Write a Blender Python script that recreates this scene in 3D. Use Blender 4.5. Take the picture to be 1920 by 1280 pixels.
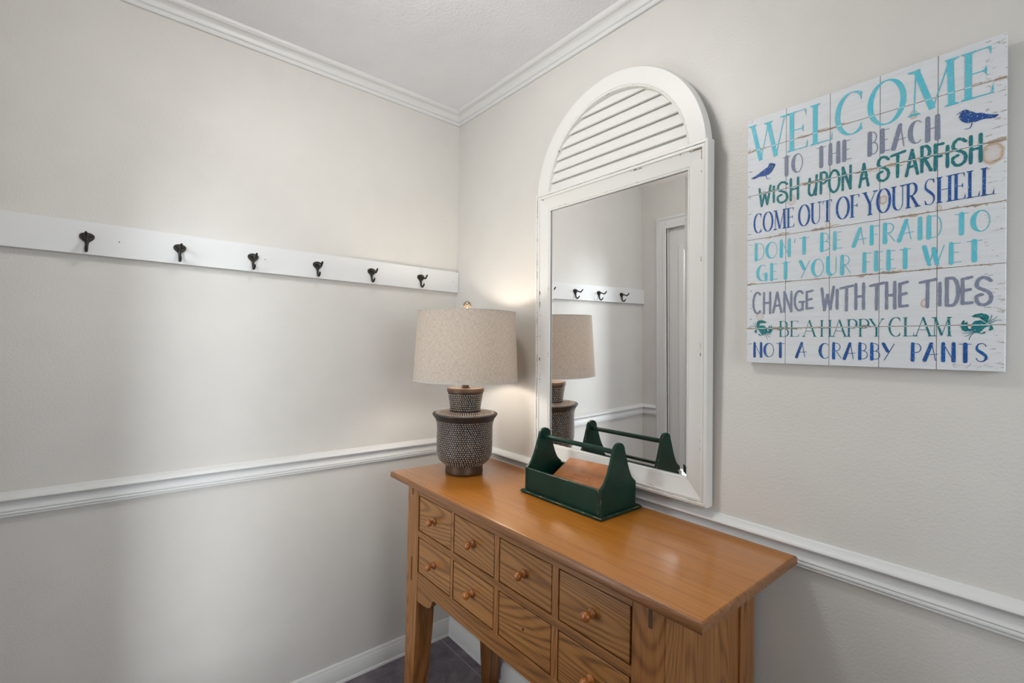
import bpy, bmesh, math, random
from mathutils import Vector, Matrix
random.seed(7)
for o in list(bpy.data.objects): bpy.data.objects.remove(o)
SC = bpy.context.scene
COL = SC.collection

# ------------------------------------------------------------------ camera
cam_d = bpy.data.cameras.new('camera'); cam = bpy.data.objects.new('camera', cam_d); COL.objects.link(cam)
cam_d.sensor_fit = 'HORIZONTAL'; cam_d.sensor_width = 36.0; cam_d.lens = 879.8 * 36.0 / 1920.0
cam_d.clip_start = 0.02; cam_d.clip_end = 60
RT = Vector((0.641013, 0.767294, 0.019021)); UP = Vector((-0.004767, -0.020801, 0.999772)); FW = Vector((-0.767515, 0.640958, 0.009676))
m = Matrix((( RT.x, UP.x, -FW.x, 1.85278), (RT.y, UP.y, -FW.y, -1.20235), (RT.z, UP.z, -FW.z, 1.33646), (0, 0, 0, 1)))
cam.matrix_world = m
SC.camera = cam

# ------------------------------------------------------------------ light and exposure
SC.view_settings.view_transform = 'Standard'; SC.view_settings.look = 'None'
SC.view_settings.gamma = 1.0; SC.view_settings.use_curve_mapping = False
SC.view_settings.exposure = -0.16
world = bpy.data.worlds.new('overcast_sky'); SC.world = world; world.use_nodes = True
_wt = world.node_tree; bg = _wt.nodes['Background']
SKY, BAND_PATCH = 6.6, 25.0         # overcast sky, and a bright patch added to light a left-wall band
def _wn(t, **k):
    n_ = _wt.nodes.new(t)
    for q_, v_ in k.items(): setattr(n_, q_, v_)
    return n_
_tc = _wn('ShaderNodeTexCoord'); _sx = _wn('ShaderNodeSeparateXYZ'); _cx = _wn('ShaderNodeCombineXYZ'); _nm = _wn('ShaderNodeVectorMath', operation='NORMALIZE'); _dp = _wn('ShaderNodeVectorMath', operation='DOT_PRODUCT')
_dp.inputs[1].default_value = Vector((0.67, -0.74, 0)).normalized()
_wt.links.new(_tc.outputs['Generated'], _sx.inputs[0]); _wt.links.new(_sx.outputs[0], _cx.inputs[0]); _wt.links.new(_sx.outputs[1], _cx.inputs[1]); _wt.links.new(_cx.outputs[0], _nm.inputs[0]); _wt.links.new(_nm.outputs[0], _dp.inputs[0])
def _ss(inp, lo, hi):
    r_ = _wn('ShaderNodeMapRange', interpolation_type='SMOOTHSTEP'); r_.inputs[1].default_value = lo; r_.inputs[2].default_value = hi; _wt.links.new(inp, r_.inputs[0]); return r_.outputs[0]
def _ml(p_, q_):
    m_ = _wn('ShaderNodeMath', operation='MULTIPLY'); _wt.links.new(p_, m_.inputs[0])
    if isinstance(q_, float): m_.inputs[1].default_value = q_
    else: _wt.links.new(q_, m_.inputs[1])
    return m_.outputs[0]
_pk = _ml(_ml(_ss(_dp.outputs['Value'], math.cos(math.radians(18)), math.cos(math.radians(3))), _ml(_ss(_sx.outputs[2], -0.10, 0.03), _ss(_sx.outputs[2], 0.55, 0.25))), BAND_PATCH)
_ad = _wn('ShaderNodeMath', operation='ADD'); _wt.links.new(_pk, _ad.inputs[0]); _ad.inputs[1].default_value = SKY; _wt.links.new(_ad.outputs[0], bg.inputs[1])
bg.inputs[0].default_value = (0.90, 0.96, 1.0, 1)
def portal(name, loc, rot, sx, sy):
    l = bpy.data.lights.new(name, 'AREA'); l.shape = 'RECTANGLE'; l.size = sx; l.size_y = sy; l.cycles.is_portal = True
    o = bpy.data.objects.new(name, l); o.location = loc; o.rotation_euler = rot; COL.objects.link(o); return o
CEIL_E = 50.0      # strength of the opal ceiling dome
BULB_E = 105.0     # glow of the table lamp bulb

# ------------------------------------------------------------------ helpers
def lin(c): return c/12.92 if c <= 0.04045 else ((c+0.055)/1.055)**2.4
def rgb(r, g, b): return (lin(r/255), lin(g/255), lin(b/255), 1)

def newmat(name, color=(0.8,0.8,0.8,1), rough=0.5, metal=0.0, spec=0.5):
    mt = bpy.data.materials.new(name); mt.use_nodes = True
    b = mt.node_tree.nodes['Principled BSDF']
    b.inputs['Base Color'].default_value = color; b.inputs['Roughness'].default_value = rough
    b.inputs['Metallic'].default_value = metal; b.inputs['Specular IOR Level'].default_value = spec
    return mt
class NT:
    def __init__(s, mt): s.t = mt.node_tree; s.b = s.t.nodes['Principled BSDF']; s.n = 0
    def new(s, typ, **kw):
        n = s.t.nodes.new(typ)
        for k, v in kw.items():
            if k.startswith('i_'): n.inputs[k[2:].replace('_', ' ')].default_value = v
            else: setattr(n, k, v)
        return n
    def link(s, a, b): s.t.links.new(a, b)
    def coord(s, scale=(1,1,1), rnd=False):
        tc = s.new('ShaderNodeTexCoord'); mp = s.new('ShaderNodeMapping'); mp.inputs['Scale'].default_value = scale
        if rnd:
            oi = s.new('ShaderNodeObjectInfo'); mu = s.new('ShaderNodeMath', operation='MULTIPLY'); mu.inputs[1].default_value = 37.0
            s.link(oi.outputs['Random'], mu.inputs[0])
            ad = s.new('ShaderNodeVectorMath', operation='ADD'); s.link(tc.outputs['Object'], ad.inputs[0]); s.link(mu.outputs[0], ad.inputs[1])
            s.link(ad.outputs[0], mp.inputs['Vector'])
        else: s.link(tc.outputs['Object'], mp.inputs['Vector'])
        return mp.outputs[0]
    def noise(s, vec, scale, detail=3, rough=0.5, dist=0.0):
        n = s.new('ShaderNodeTexNoise'); n.inputs['Scale'].default_value = scale; n.inputs['Detail'].default_value = detail
        n.inputs['Roughness'].default_value = rough; n.inputs['Distortion'].default_value = dist
        s.link(vec, n.inputs['Vector']); return n.outputs[0]
    def ramp(s, fac, stops):
        r = s.new('ShaderNodeValToRGB'); e = r.color_ramp.elements
        e[0].position, e[0].color = stops[0]; e[1].position, e[1].color = stops[-1]
        for p, c in stops[1:-1]:
            q = e.new(p); q.color = c
        s.link(fac, r.inputs[0]); return r.outputs[0]
    def mix(s, fac, a, b, mode='MIX'):
        n = s.new('ShaderNodeMix', data_type='RGBA', blend_type=mode)
        if isinstance(fac, float): n.inputs[0].default_value = fac
        else: s.link(fac, n.inputs[0])
        for v, i in ((a, 6), (b, 7)):
            if isinstance(v, tuple): n.inputs[i].default_value = v
            else: s.link(v, n.inputs[i])
        return n.outputs[2]
    def math(s, op, a, b=None, c=None):
        n = s.new('ShaderNodeMath', operation=op)
        for i, v in enumerate((a, b, c)):
            if v is None: continue
            if isinstance(v, (int, float)): n.inputs[i].default_value = v
            else: s.link(v, n.inputs[i])
        return n.outputs[0]
    def bump(s, h, strength=0.2, dist=0.001):
        b = s.new('ShaderNodeBump'); b.inputs['Strength'].default_value = strength; b.inputs['Distance'].default_value = dist
        s.link(h, b.inputs['Height']); s.link(b.outputs[0], s.b.inputs['Normal'])
def g(v): return (v, v, v, 1)

# ------------------------------------------------------------------ materials
def wall_mat(name, col, bump_s, rough=0.42, scale=170):
    mt = newmat(name, col, rough, spec=0.35); n = NT(mt); v = n.coord()
    h = n.noise(v, scale, 2, 0.55); h2 = n.noise(v, 9, 2)
    n.link(n.mix(n.ramp(h2, [(0.35, g(0)), (0.65, g(1))]), col, tuple(c*0.975 for c in col[:3])+(1,)), n.b.inputs['Base Color'])
    n.bump(h, bump_s, 0.0025); return mt
M_WALL = wall_mat('wall_paint', rgb(213, 210, 205), 0.32)
M_CEIL = wall_mat('ceiling_texture', rgb(236, 237, 240), 0.75, 0.6, 95)
M_TRIM = newmat('trim_paint', rgb(217, 217, 216), 0.38); n = NT(M_TRIM); n.bump(n.noise(n.coord(), 60, 2), 0.06, 0.001)
M_BOARD = newmat('board_paint', rgb(221, 221, 221), 0.45); n = NT(M_BOARD); n.bump(n.noise(n.coord((1, .08, 1)), 160, 2), 0.12, 0.001)

def floor_mat():
    mt = newmat('slate_tile', g(0.1), 0.45); n = NT(mt); v = n.coord()
    a = n.noise(v, 9, 6, 0.65, 0.4); b = n.noise(v, 45, 4, 0.6)
    c = n.ramp(a, [(0.3, rgb(78, 72, 80)), (0.5, rgb(104, 96, 104)), (0.7, rgb(132, 121, 124))])
    c = n.mix(n.ramp(b, [(0.4, g(0)), (0.75, g(0.45))]), c, rgb(80, 72, 82))
    sx = n.new('ShaderNodeSeparateXYZ'); n.link(v, sx.inputs[0])
    T = 0.62
    def gl(out, off):
        f = n.math('FRACT', n.math('DIVIDE', n.math('ADD', out, off), T))
        return n.math('LESS_THAN', n.math('ABSOLUTE', n.math('SUBTRACT', f, 0.5)), 0.0030)
    line = n.math('MAXIMUM', gl(sx.outputs[0], 6.2+0.31-0.55), gl(sx.outputs[1], 6.2+0.31+0.057))
    n.link(n.mix(line, c, rgb(152, 146, 158)), n.b.inputs['Base Color'])
    n.bump(n.math('SUBTRACT', n.math('MULTIPLY', a, 0.6), line), 0.35, 0.002); return mt
M_FLOOR = floor_mat()

def wood_mat(name, axis, c0, c1, c2, rough, coat=0.0, grain=1.0, bumps=0.15, figure=0.2):
    mt = newmat(name, c1, rough); n = NT(mt)
    def st(k): return {'x': (k, 1, 1), 'z': (1, 1, k), 'y': (1, k, 1)}[axis]
    warp = n.noise(n.coord(st(0.13), rnd=True), 4.0*grain, 1, 0.4, 0.1)
    saw = n.math('ADD', n.math('MULTIPLY', n.math('SINE', n.math('MULTIPLY', warp, 330.0)), 0.5), 0.5)   # growth rings
    ring = n.math('MULTIPLY', saw, saw)
    fine = n.noise(n.coord(st(0.02), rnd=True), 420, 2, 0.6)
    mid = n.noise(n.coord(st(0.03), rnd=True), 110, 3, 0.6)
    f = n.math('ADD', n.math('MULTIPLY', n.math('SUBTRACT', 1.0, ring), figure), n.math('ADD', n.math('MULTIPLY', mid, 0.72-figure), n.math('MULTIPLY', fine, 0.38)))
    n.link(n.ramp(f, [(0.30, c0), (0.55, c1), (0.80, c2)]), n.b.inputs['Base Color']); n.b.inputs['Coat Weight'].default_value = coat; n.b.inputs['Coat Roughness'].default_value = 0.2
    n.bump(fine, bumps, 0.0006); return mt
WX = wood_mat('oak_long_grain', 'x', rgb(94, 58, 24), rgb(140, 91, 42), rgb(164, 111, 56), 0.40, 0.1)
WZ = wood_mat('oak_upright_grain', 'z', rgb(100, 60, 25), rgb(150, 96, 46), rgb(176, 120, 64), 0.40, 0.1, grain=1.3)
W_DR = wood_mat('oak_drawer_grain', 'x', rgb(98, 62, 26), rgb(148, 98, 46), rgb(174, 121, 64), 0.38, 0.1, grain=1.0, figure=0.26)
W_TOP = wood_mat('varnished_top', 'x', rgb(146, 84, 14), rgb(174, 106, 18), rgb(186, 120, 30), 0.36, 0.7, grain=0.8, bumps=0.04, figure=0.05)
W_KNOB = wood_mat('varnished_knob', 'z', rgb(124, 66, 22), rgb(160, 92, 36), rgb(178, 108, 48), 0.22, 0.6)
M_GAP = newmat('dark_gap', rgb(40, 24, 14), 0.8)
M_PLUG = newmat('dark_plug', rgb(88, 62, 36), 0.7)
M_EDGE = wood_mat('worn_edge', 'x', rgb(92, 56, 26), rgb(132, 84, 42), rgb(156, 104, 58), 0.38, 0.2, figure=0.08)

def distressed(name, base, under, thr, rough=0.45, scale=60):
    mt = newmat(name, base, rough); n = NT(mt); v = n.coord((1, 1, 1))
    a = n.noise(v, scale, 5, 0.7)
    n.link(n.mix(n.ramp(a, [(thr, g(0)), (thr+0.03, g(1))]), base, under), n.b.inputs['Base Color'])
    n.bump(n.noise(v, 90, 2), 0.08, 0.001); return mt
M_FRAME = newmat('white_frame', rgb(219, 218, 214), 0.42); n = NT(M_FRAME); n.bump(n.noise(n.coord(), 70, 3), 0.10, 0.001)
M_FWORN = distressed('white_frame_worn', rgb(219, 217, 212), rgb(118, 106, 92), 0.585, scale=20)
M_FLINE = distressed('white_frame_groove', rgb(205, 202, 196), rgb(96, 84, 70), 0.49, scale=30)
M_GREEN = newmat('green_paint', rgb(14, 52, 44), 0.38, spec=0.3)
n = NT(M_GREEN); v = n.coord()
n.link(n.mix(n.ramp(n.noise(v, 14, 4, 0.6), [(0.35, g(0)), (0.7, g(1))]), rgb(3, 40, 30), rgb(8, 54, 42)), n.b.inputs['Base Color']); n.bump(n.noise(v, 80, 3), 0.12, 0.001)
M_GWORN = distressed('green_paint_worn', rgb(16, 50, 42), rgb(142, 116, 76), 0.54, scale=40)
M_LEATHER = newmat('tan_leather', rgb(178, 106, 62), 0.5)
n = NT(M_LEATHER); v = n.coord()
n.link(n.mix(n.ramp(n.noise(v, 14, 4, 0.6, 0.4), [(0.35, g(0)), (0.7, g(1))]), rgb(152, 92, 46), rgb(178, 114, 64)), n.b.inputs['Base Color']); n.bump(n.noise(v, 420, 3), 0.15, 0.0006)
M_STAMP = newmat('stamp_brown', rgb(112, 56, 26), 0.6)
M_PAPER = newmat('paper', rgb(226, 216, 196), 0.8)
M_IRON = newmat('cast_iron', rgb(58, 55, 52), 0.42, 0.75); n = NT(M_IRON); n.bump(n.noise(n.coord(), 500, 2), 0.35, 0.0008)
M_BRONZE = newmat('aged_bronze', rgb(86, 66, 52), 0.45, 0.5)
M_NICKEL = newmat('brushed_metal', rgb(176, 158, 138), 0.24, 1.0)
M_LAMP = newmat('lamp_ceramic_dark', rgb(66, 57, 52), 0.48, 0.35)
n = NT(M_LAMP); n.link(n.mix(n.ramp(n.noise(n.coord(), 30, 4), [(0.35, g(0)), (0.7, g(1))]), rgb(44, 42, 44), rgb(70, 58, 49)), n.b.inputs['Base Color'])
M_DOT = newmat('lamp_ceramic_dot', rgb(158, 148, 139), 0.42, 0.3)
M_BULB = newmat('bulb_glow', g(0.9), 0.4); M_BULB.node_tree.nodes['Principled BSDF'].inputs['Emission Color'].default_value = (1, 0.92, 0.82, 1)
M_BULB.node_tree.nodes['Principled BSDF'].inputs['Emission Strength'].default_value = BULB_E
M_DOME = newmat('opal_dome', g(0.9), 0.4); M_DOME.node_tree.nodes['Principled BSDF'].inputs['Emission Color'].default_value = (1, 0.98, 0.945, 1)
M_DOME.node_tree.nodes['Principled BSDF'].inputs['Emission Strength'].default_value = CEIL_E
M_MIRROR = newmat('mirror_silver', g(0.93), 0.0, 1.0)
M_BACK = newmat('mirror_edge_dark', rgb(34, 34, 34), 0.5)

def linen():
    mt = newmat('linen_shade', rgb(196, 184, 168), 0.9); n = NT(mt)
    tc = n.new('ShaderNodeUVMap')
    def thr(sx, sy, sc):
        mp = n.new('ShaderNodeMapping'); mp.inputs['Scale'].default_value = (sx, sy, 1); n.link(tc.outputs[0], mp.inputs[0]); return n.noise(mp.outputs[0], sc, 3, 0.7)
    a = thr(1, 0.08, 900); b = thr(0.08, 1, 900)
    f = n.math('MULTIPLY', n.math('ADD', a, b), 0.5)
    c = n.ramp(f, [(0.34, rgb(132, 120, 108)), (0.5, rgb(204, 195, 184)), (0.66, rgb(228, 221, 212))])
    n.link(c, n.b.inputs['Base Color']); n.bump(f, 0.5, 0.001)
    tr = n.new('ShaderNodeBsdfTranslucent'); tr.inputs[0].default_value = rgb(210, 184, 146)
    mx = n.new('ShaderNodeMixShader'); mx.inputs[0].default_value = 0.17
    out = mt.node_tree.nodes['Material Output']; n.link(n.b.outputs[0], mx.inputs[1]); n.link(tr.outputs[0], mx.inputs[2]); n.link(mx.outputs[0], out.inputs[0])
    return mt
M_LINEN = linen()
def glass():
    mt = bpy.data.materials.new('clear_glass'); mt.use_nodes = True; t = mt.node_tree; t.nodes.clear()
    o = t.nodes.new('ShaderNodeOutputMaterial'); a = t.nodes.new('ShaderNodeBsdfTransparent'); b = t.nodes.new('ShaderNodeBsdfGlossy'); b.inputs['Roughness'].default_value = 0.0
    f = t.nodes.new('ShaderNodeFresnel'); f.inputs[0].default_value = 1.45; m_ = t.nodes.new('ShaderNodeMixShader')
    t.links.new(f.outputs[0], m_.inputs[0]); t.links.new(a.outputs[0], m_.inputs[1]); t.links.new(b.outputs[0], m_.inputs[2]); t.links.new(m_.outputs[0], o.inputs[0]); return mt
M_GLASS = glass()

# sign board: white pallet print with plank lines and brown wear (all of it stays with the board)
VS = [0.0865, 0.1739, 0.2611, 0.3488]
HS = [0.5133, 0.4052, 0.2984, 0.1899, 0.0826]
def sign_mat():
    mt = newmat('white_pallet_boards', rgb(224, 226, 228), 0.5); n = NT(mt); v = n.coord()
    sp = n.new('ShaderNodeSeparateXYZ'); n.link(v, sp.inputs[0]); X, Z = sp.outputs[0], sp.outputs[2]
    gr = n.noise(n.coord((0.12, 1, 1)), 120, 4, 0.6)
    c = n.mix(n.ramp(gr, [(0.4, g(0)), (0.75, g(1))]), rgb(216, 219, 223), rgb(208, 210, 213))
    blot = n.noise(n.coord((0.35, 1, 1)), 26, 5, 0.75); blot2 = n.noise(n.coord((0.25, 1, 1)), 70, 5, 0.8)
    zw = n.math('ADD', Z, n.math('MULTIPLY', n.math('SUBTRACT', n.noise(n.coord((1, 1, 0.2)), 14, 3), 0.5), 0.006))
    near = None; line = None
    for h in HS:
        d = n.math('ABSOLUTE', n.math('SUBTRACT', zw, h)); near = d if near is None else n.math('MINIMUM', near, d)
        d = n.math('ABSOLUTE', n.math('SUBTRACT', Z, h)); line = d if line is None else n.math('MINIMUM', line, d)
    vl = None
    for h in VS:
        d = n.math('ABSOLUTE', n.math('SUBTRACT', X, h)); vl = d if vl is None else n.math('MINIMUM', vl, d)
    wear = n.math('MULTIPLY', n.math('LESS_THAN', near, n.math('MULTIPLY', n.math('SUBTRACT', blot, 0.465), 0.044)), n.math('GREATER_THAN', blot2, 0.47))
    c = n.mix(n.math('MULTIPLY', wear, 0.7), c, n.ramp(blot2, [(0.46, rgb(196, 168, 124)), (0.56, rgb(134, 96, 54)), (0.66, rgb(66, 44, 30))]))
    # ends of the planks: ragged grey nicks
    ed = n.math('MAXIMUM', n.math('LESS_THAN', X, 0.012), n.math('GREATER_THAN', X, 0.412))
    nick = n.math('MULTIPLY', ed, n.math('GREATER_THAN', n.noise(n.coord((0.25, 1, 1)), 190, 3, 0.7), 0.60))
    c = n.mix(n.math('MULTIPLY', nick, 0.6), c, rgb(140, 132, 120))
    for kx, kz, r, amt in ((0.4212, 0.3854, 0.016, 0.75), (0.2669, 0.3375, 0.008, 0.7), (0.3134, 0.4924, 0.007, 0.6), (0.0981, 0.3757, 0.010, 0.45), (0.3317, 0.1261, 0.007, 0.7), (0.0305, 0.1128, 0.010, 0.35), (0.1713, 0.3047, 0.006, 0.6), (0.3506, 0.3040, 0.005, 0.6)):
        dx = n.math('SUBTRACT', X, kx); dz = n.math('MULTIPLY', n.math('SUBTRACT', Z, kz), 0.75)
        d = n.math('SQRT', n.math('ADD', n.math('MULTIPLY', dx, dx), n.math('MULTIPLY', dz, dz)))
        d = n.math('ADD', n.math('DIVIDE', d, r), n.math('MULTIPLY', n.math('SUBTRACT', blot, 0.5), 0.8))
        k = n.ramp(d, [(0.0, g(0.15)), (0.55, g(0.25)), (0.8, g(amt)), (1.0, g(0.0))])
        c = n.mix(k, c, rgb(176, 128, 70))
    c = n.mix(n.math('LESS_THAN', line, 0.0006), c, rgb(110, 100, 88))
    c = n.mix(n.math('LESS_THAN', vl, 0.0005), c, rgb(74, 72, 72))
    n.link(c, n.b.inputs['Base Color'])
    hgt = n.math('MULTIPLY', n.math('GREATER_THAN', n.math('MINIMUM', line, vl), 0.0008), 1.0)
    n.bump(hgt, 0.3, 0.001); return mt
M_SIGN = sign_mat()
def ink(name, col, fleck=0.66, tone=None):
    mt = newmat(name, col, 0.5); n = NT(mt); v = n.coord()
    f = n.noise(v, 480, 2, 0.6); c = n.mix(n.ramp(n.noise(v, 30, 3), [(0.4, g(0)), (0.65, g(1))]), col, tone or col)
    sp = n.new('ShaderNodeSeparateXYZ'); n.link(v, sp.inputs[0]); near = None
    for h in HS:
        d = n.math('ABSOLUTE', n.math('SUBTRACT', sp.outputs[2], h)); near = d if near is None else n.math('MINIMUM', near, d)
    f = n.math('ADD', f, n.math('MULTIPLY', n.math('LESS_THAN', near, 0.0008), 0.3))
    c = n.mix(n.ramp(f, [(fleck, g(0)), (fleck+0.03, g(1))]), c, rgb(214, 220, 222)); n.link(c, n.b.inputs['Base Color']); return mt
INK = {'cyan': ink('ink_cyan', rgb(78, 186, 208), tone=rgb(104, 190, 204)), 'grey': ink('ink_grey', rgb(122, 130, 152)), 'teal': ink('ink_teal', rgb(0, 108, 122), tone=rgb(10, 120, 118)),
       'blue': ink('ink_blue', rgb(0, 84, 160), tone=rgb(6, 68, 138)), 'navy': ink('ink_navy', rgb(16, 72, 142), 0.64)}
M_SIG = newmat('ink_signature', rgb(168, 166, 160), 0.6)

# ------------------------------------------------------------------ geometry helpers
def obj(name, bm, mats, parent=None, smooth=False, kind=None):
    bmesh.ops.recalc_face_normals(bm, faces=bm.faces[:])
    me = bpy.data.meshes.new(name); bm.to_mesh(me); bm.free()
    for mt in (mats if isinstance(mats, (list, tuple)) else [mats]): me.materials.append(mt)
    if smooth:
        for p in me.polygons: p.use_smooth = True
    o = bpy.data.objects.new(name, me); COL.objects.link(o)
    if parent is not None: o.parent = parent
    if kind: o['kind'] = kind
    if smooth == 'auto': sharp(o)
    return o
def sharp(o, ang=35):
    me = o.data; bm = bmesh.new(); bm.from_mesh(me)
    for e in bm.edges:
        if len(e.link_faces) == 2 and e.calc_face_angle(0) > math.radians(ang): e.smooth = False
    bm.to_mesh(me); bm.free()
def empty(name, loc=(0,0,0), label=None, cat=None, rot=(0,0,0)):
    o = bpy.data.objects.new(name, None); o.location = loc; o.rotation_euler = rot; o.empty_display_size = 0.05; COL.objects.link(o)
    if label: o['label'] = label
    if cat: o['category'] = cat
    return o
def box(bm, x0, x1, y0, y1, z0, z1, bev=0.0, seg=2, mi=0):
    vs = [bm.verts.new((x, y, z)) for x in (x0, x1) for y in (y0, y1) for z in (z0, z1)]
    idx = [(0,1,3,2), (4,6,7,5), (0,4,5,1), (2,3,7,6), (0,2,6,4), (1,5,7,3)]
    fs = [bm.faces.new([vs[i] for i in f]) for f in idx]
    for f in fs: f.material_index = mi
    bmesh.ops.recalc_face_normals(bm, faces=fs)
    if bev > 0:
        es = list({e for f in fs for e in f.edges})
        r = bmesh.ops.bevel(bm, geom=es, offset=bev, segments=seg, profile=0.5, affect='EDGES', clamp_overlap=True)
        for f in r['faces']: f.material_index = mi
    return fs
def bx(*a, **k):
    bm = bmesh.new(); box(bm, *a, **k); return bm
def prism(bm, poly, a0, a1, axis='y', mi=0):
    """extrude a 2-D outline (list of (p,q)) between a0 and a1 along axis"""
    def P(p, q, a): return {'x': (a, p, q), 'y': (p, a, q), 'z': (p, q, a)}[axis]
    A = [bm.verts.new(P(p, q, a0)) for p, q in poly]; B = [bm.verts.new(P(p, q, a1)) for p, q in poly]
    fs = [bm.faces.new(A), bm.faces.new(B[::-1])]
    k = len(poly)
    for i in range(k): fs.append(bm.faces.new([A[i], B[i], B[(i+1) % k], A[(i+1) % k]]))
    for f in fs: f.material_index = mi
    bmesh.ops.recalc_face_normals(bm, faces=fs)
    return fs
def lathe(bm, prof, seg=64, center=(0,0), axis='z', mi=0, cap=True, mis=None):
    rings = []
    for r, z in prof:
        ring = []
        for i in range(seg):
            a = 2*math.pi*i/seg; p = (center[0]+r*math.cos(a), center[1]+r*math.sin(a), z)
            if axis == 'y': p = (center[0]+r*math.cos(a), z, center[1]+r*math.sin(a))
            ring.append(bm.verts.new(p))
        rings.append(ring)
    for k in range(len(rings)-1):
        for i in range(seg):
            f = bm.faces.new([rings[k][i], rings[k][(i+1) % seg], rings[k+1][(i+1) % seg], rings[k+1][i]]); f.material_index = mis[k] if mis else mi
    if cap:
        f = bm.faces.new(rings[0][::-1]); f.material_index = mi; f = bm.faces.new(rings[-1]); f.material_index = mi
def tube(bm, pts, rad, seg=12, mi=0):
    pts = [Vector(p) for p in pts]; rings = []
    rads = rad if isinstance(rad, (list, tuple)) else [rad]*len(pts)
    up = Vector((0.12, 0.3, 1)).normalized()
    for i, p in enumerate(pts):
        t = (pts[min(i+1, len(pts)-1)] - pts[max(i-1, 0)]).normalized()
        a = t.cross(Vector((0, 1, 0)));
        if a.length < 0.2: a = t.cross(up)
        a.normalize(); b = t.cross(a)
        rings.append([bm.verts.new(p + (a*math.cos(2*math.pi*k/seg) + b*math.sin(2*math.pi*k/seg))*rads[i]) for k in range(seg)])
    for k in range(len(rings)-1):
        for i in range(seg):
            f = bm.faces.new([rings[k][i], rings[k][(i+1) % seg], rings[k+1][(i+1) % seg], rings[k+1][i]]); f.material_index = mi
    bm.faces.new(rings[0][::-1]).material_index = mi; bm.faces.new(rings[-1]).material_index = mi
def spline(pts, n=6):
    out = []; P = [Vector(p) for p in pts]; P = [P[0]*2-P[1]] + P + [P[-1]*2-P[-2]]
    for i in range(1, len(P)-2):
        for k in range(n):
            t = k/n; a, b, c, d = P[i-1], P[i], P[i+1], P[i+2]
            out.append(0.5*((2*b)+(-a+c)*t+(2*a-5*b+4*c-d)*t*t+(-a+3*b-3*c+d)*t**3))
    out.append(P[-2]); return out
def run(bm, prof, wall, a0, a1, m0=0, m1=0):
    """moulding along a wall. prof: (d from wall, z). wall: 'L' x=0, 'R' y=0, 'O' y=-1.53, 'E' x=3.2. m0/m1: +1 mitre inwards at that end"""
    def P(d, z, a, mm):
        a = a + mm*d
        return {'L': (d, a, z), 'R': (a, -d, z), 'O': (a, -1.53+d, z), 'E': (3.2-d, a, z)}[wall]
    A = [bm.verts.new(P(d, z, a0, m0)) for d, z in prof]; B = [bm.verts.new(P(d, z, a1, m1)) for d, z in prof]
    k = len(prof); fs = []
    for i in range(k): fs.append(bm.faces.new([A[i], B[i], B[(i+1) % k], A[(i+1) % k]]))
    fs.append(bm.faces.new(A)); fs.append(bm.faces.new(B[::-1]))
    return fs

# ------------------------------------------------------------------ room
ZC = 2.411; XE = 3.2; YO = -1.53
obj('floor', bx(-0.1, XE+0.1, YO-0.1, 0.1, -0.08, 0.0), M_FLOOR, kind='structure')
obj('ceiling', bx(-0.1, XE+0.1, YO-0.1, 0.1, ZC, ZC+0.1), M_CEIL, kind='structure')
obj('wall_left', bx(-0.1, 0.0, YO-0.1, 0.1, 0, ZC), M_WALL, kind='structure')
obj('wall_right', bx(0.0, XE+0.1, 0.0, 0.1, 0, ZC), M_WALL, kind='structure')
DX0, DX1, DZ = 0.19, 0.715, 2.045
bm = bmesh.new(); box(bm, 0.0, DX0, YO-0.1, YO, 0, ZC); box(bm, DX1, XE+0.1, YO-0.1, YO, 0, ZC); box(bm, DX0, DX1, YO-0.1, YO, DZ, ZC)
obj('wall_front', bm, M_WALL, kind='structure')
WY0, WY1, WZ0, WZ1 = -1.30, -0.22, 0.95, 2.10
bm = bmesh.new(); box(bm, XE, XE+0.1, YO, WY0, 0, ZC); box(bm, XE, XE+0.1, WY1, 0.0, 0, ZC); box(bm, XE, XE+0.1, WY0, WY1, 0, WZ0); box(bm, XE, XE+0.1, WY0, WY1, WZ1, ZC)
obj('wall_back', bm, M_WALL, kind='structure')

RAIL = [(0, .915), (.004, .915), (.0055, .9130), (.0075, .9125), (.0130, .9085), (.0180, .9040), (.0212, .9000), (.0218, .8970), (.0205, .8945), (.0160, .8915), (.0115, .8890), (.0090, .8860), (.0084, .8825), (.0090, .8780), (.0108, .8725), (.0132, .8680), (.0142, .8660), (.0110, .8652), (.0110, .8636), (.0142, .8626), (.0154, .8600), (.0150, .8572), (.0112, .8560), (.0112, .8548), (.0128, .8540), (.0130, .8505), (0, .849)]
BASE = [(0, .0762), (.0035, .0762), (.0065, .0735), (.0075, .0700), (.0085, .0640), (.0115, .0605), (.0115, .0590), (.0125, .0575), (.0125, .010), (.016, .009), (.018, .004), (.018, 0), (0, 0)]
cove = [(0.013 + 0.021*(1-math.cos(t)), 2.3815 + 0.0145*math.sin(t)) for t in [math.pi/2*i/8 for i in range(9)]]
CROWN = [(0, 2.357), (.0065, 2.357), (.0085, 2.3585), (.0085, 2.3690), (.0060, 2.3710), (.0060, 2.3725), (.0090, 2.3735), (.0115, 2.3765), (.0120, 2.3800)] + cove + [(.0345, 2.3985), (.0365, 2.3990), (.0395, 2.4030), (.0410, 2.4080), (.0410, ZC), (0, ZC)]
CAS = 0.078
def trim(name, prof, spans):
    bm = bmesh.new()
    for s in spans: run(bm, prof, *s)
    obj(name, bm, M_TRIM, smooth='auto', kind='structure')
trim('trim_1', RAIL, [('L', YO, 0, 1, -1)])
trim('trim_2', RAIL, [('R', 0, XE, 1, -1)])
trim('trim_3', RAIL, [('O', 0, DX0-CAS, 1, 0), ('O', DX1+CAS, XE, 0, -1)])
trim('trim_4', CROWN, [('L', YO, 0, 1, -1)])
trim('trim_5', CROWN, [('R', 0, XE, 1, -1)])
trim('trim_6', CROWN, [('O', 0, XE, 1, -1)])
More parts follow.
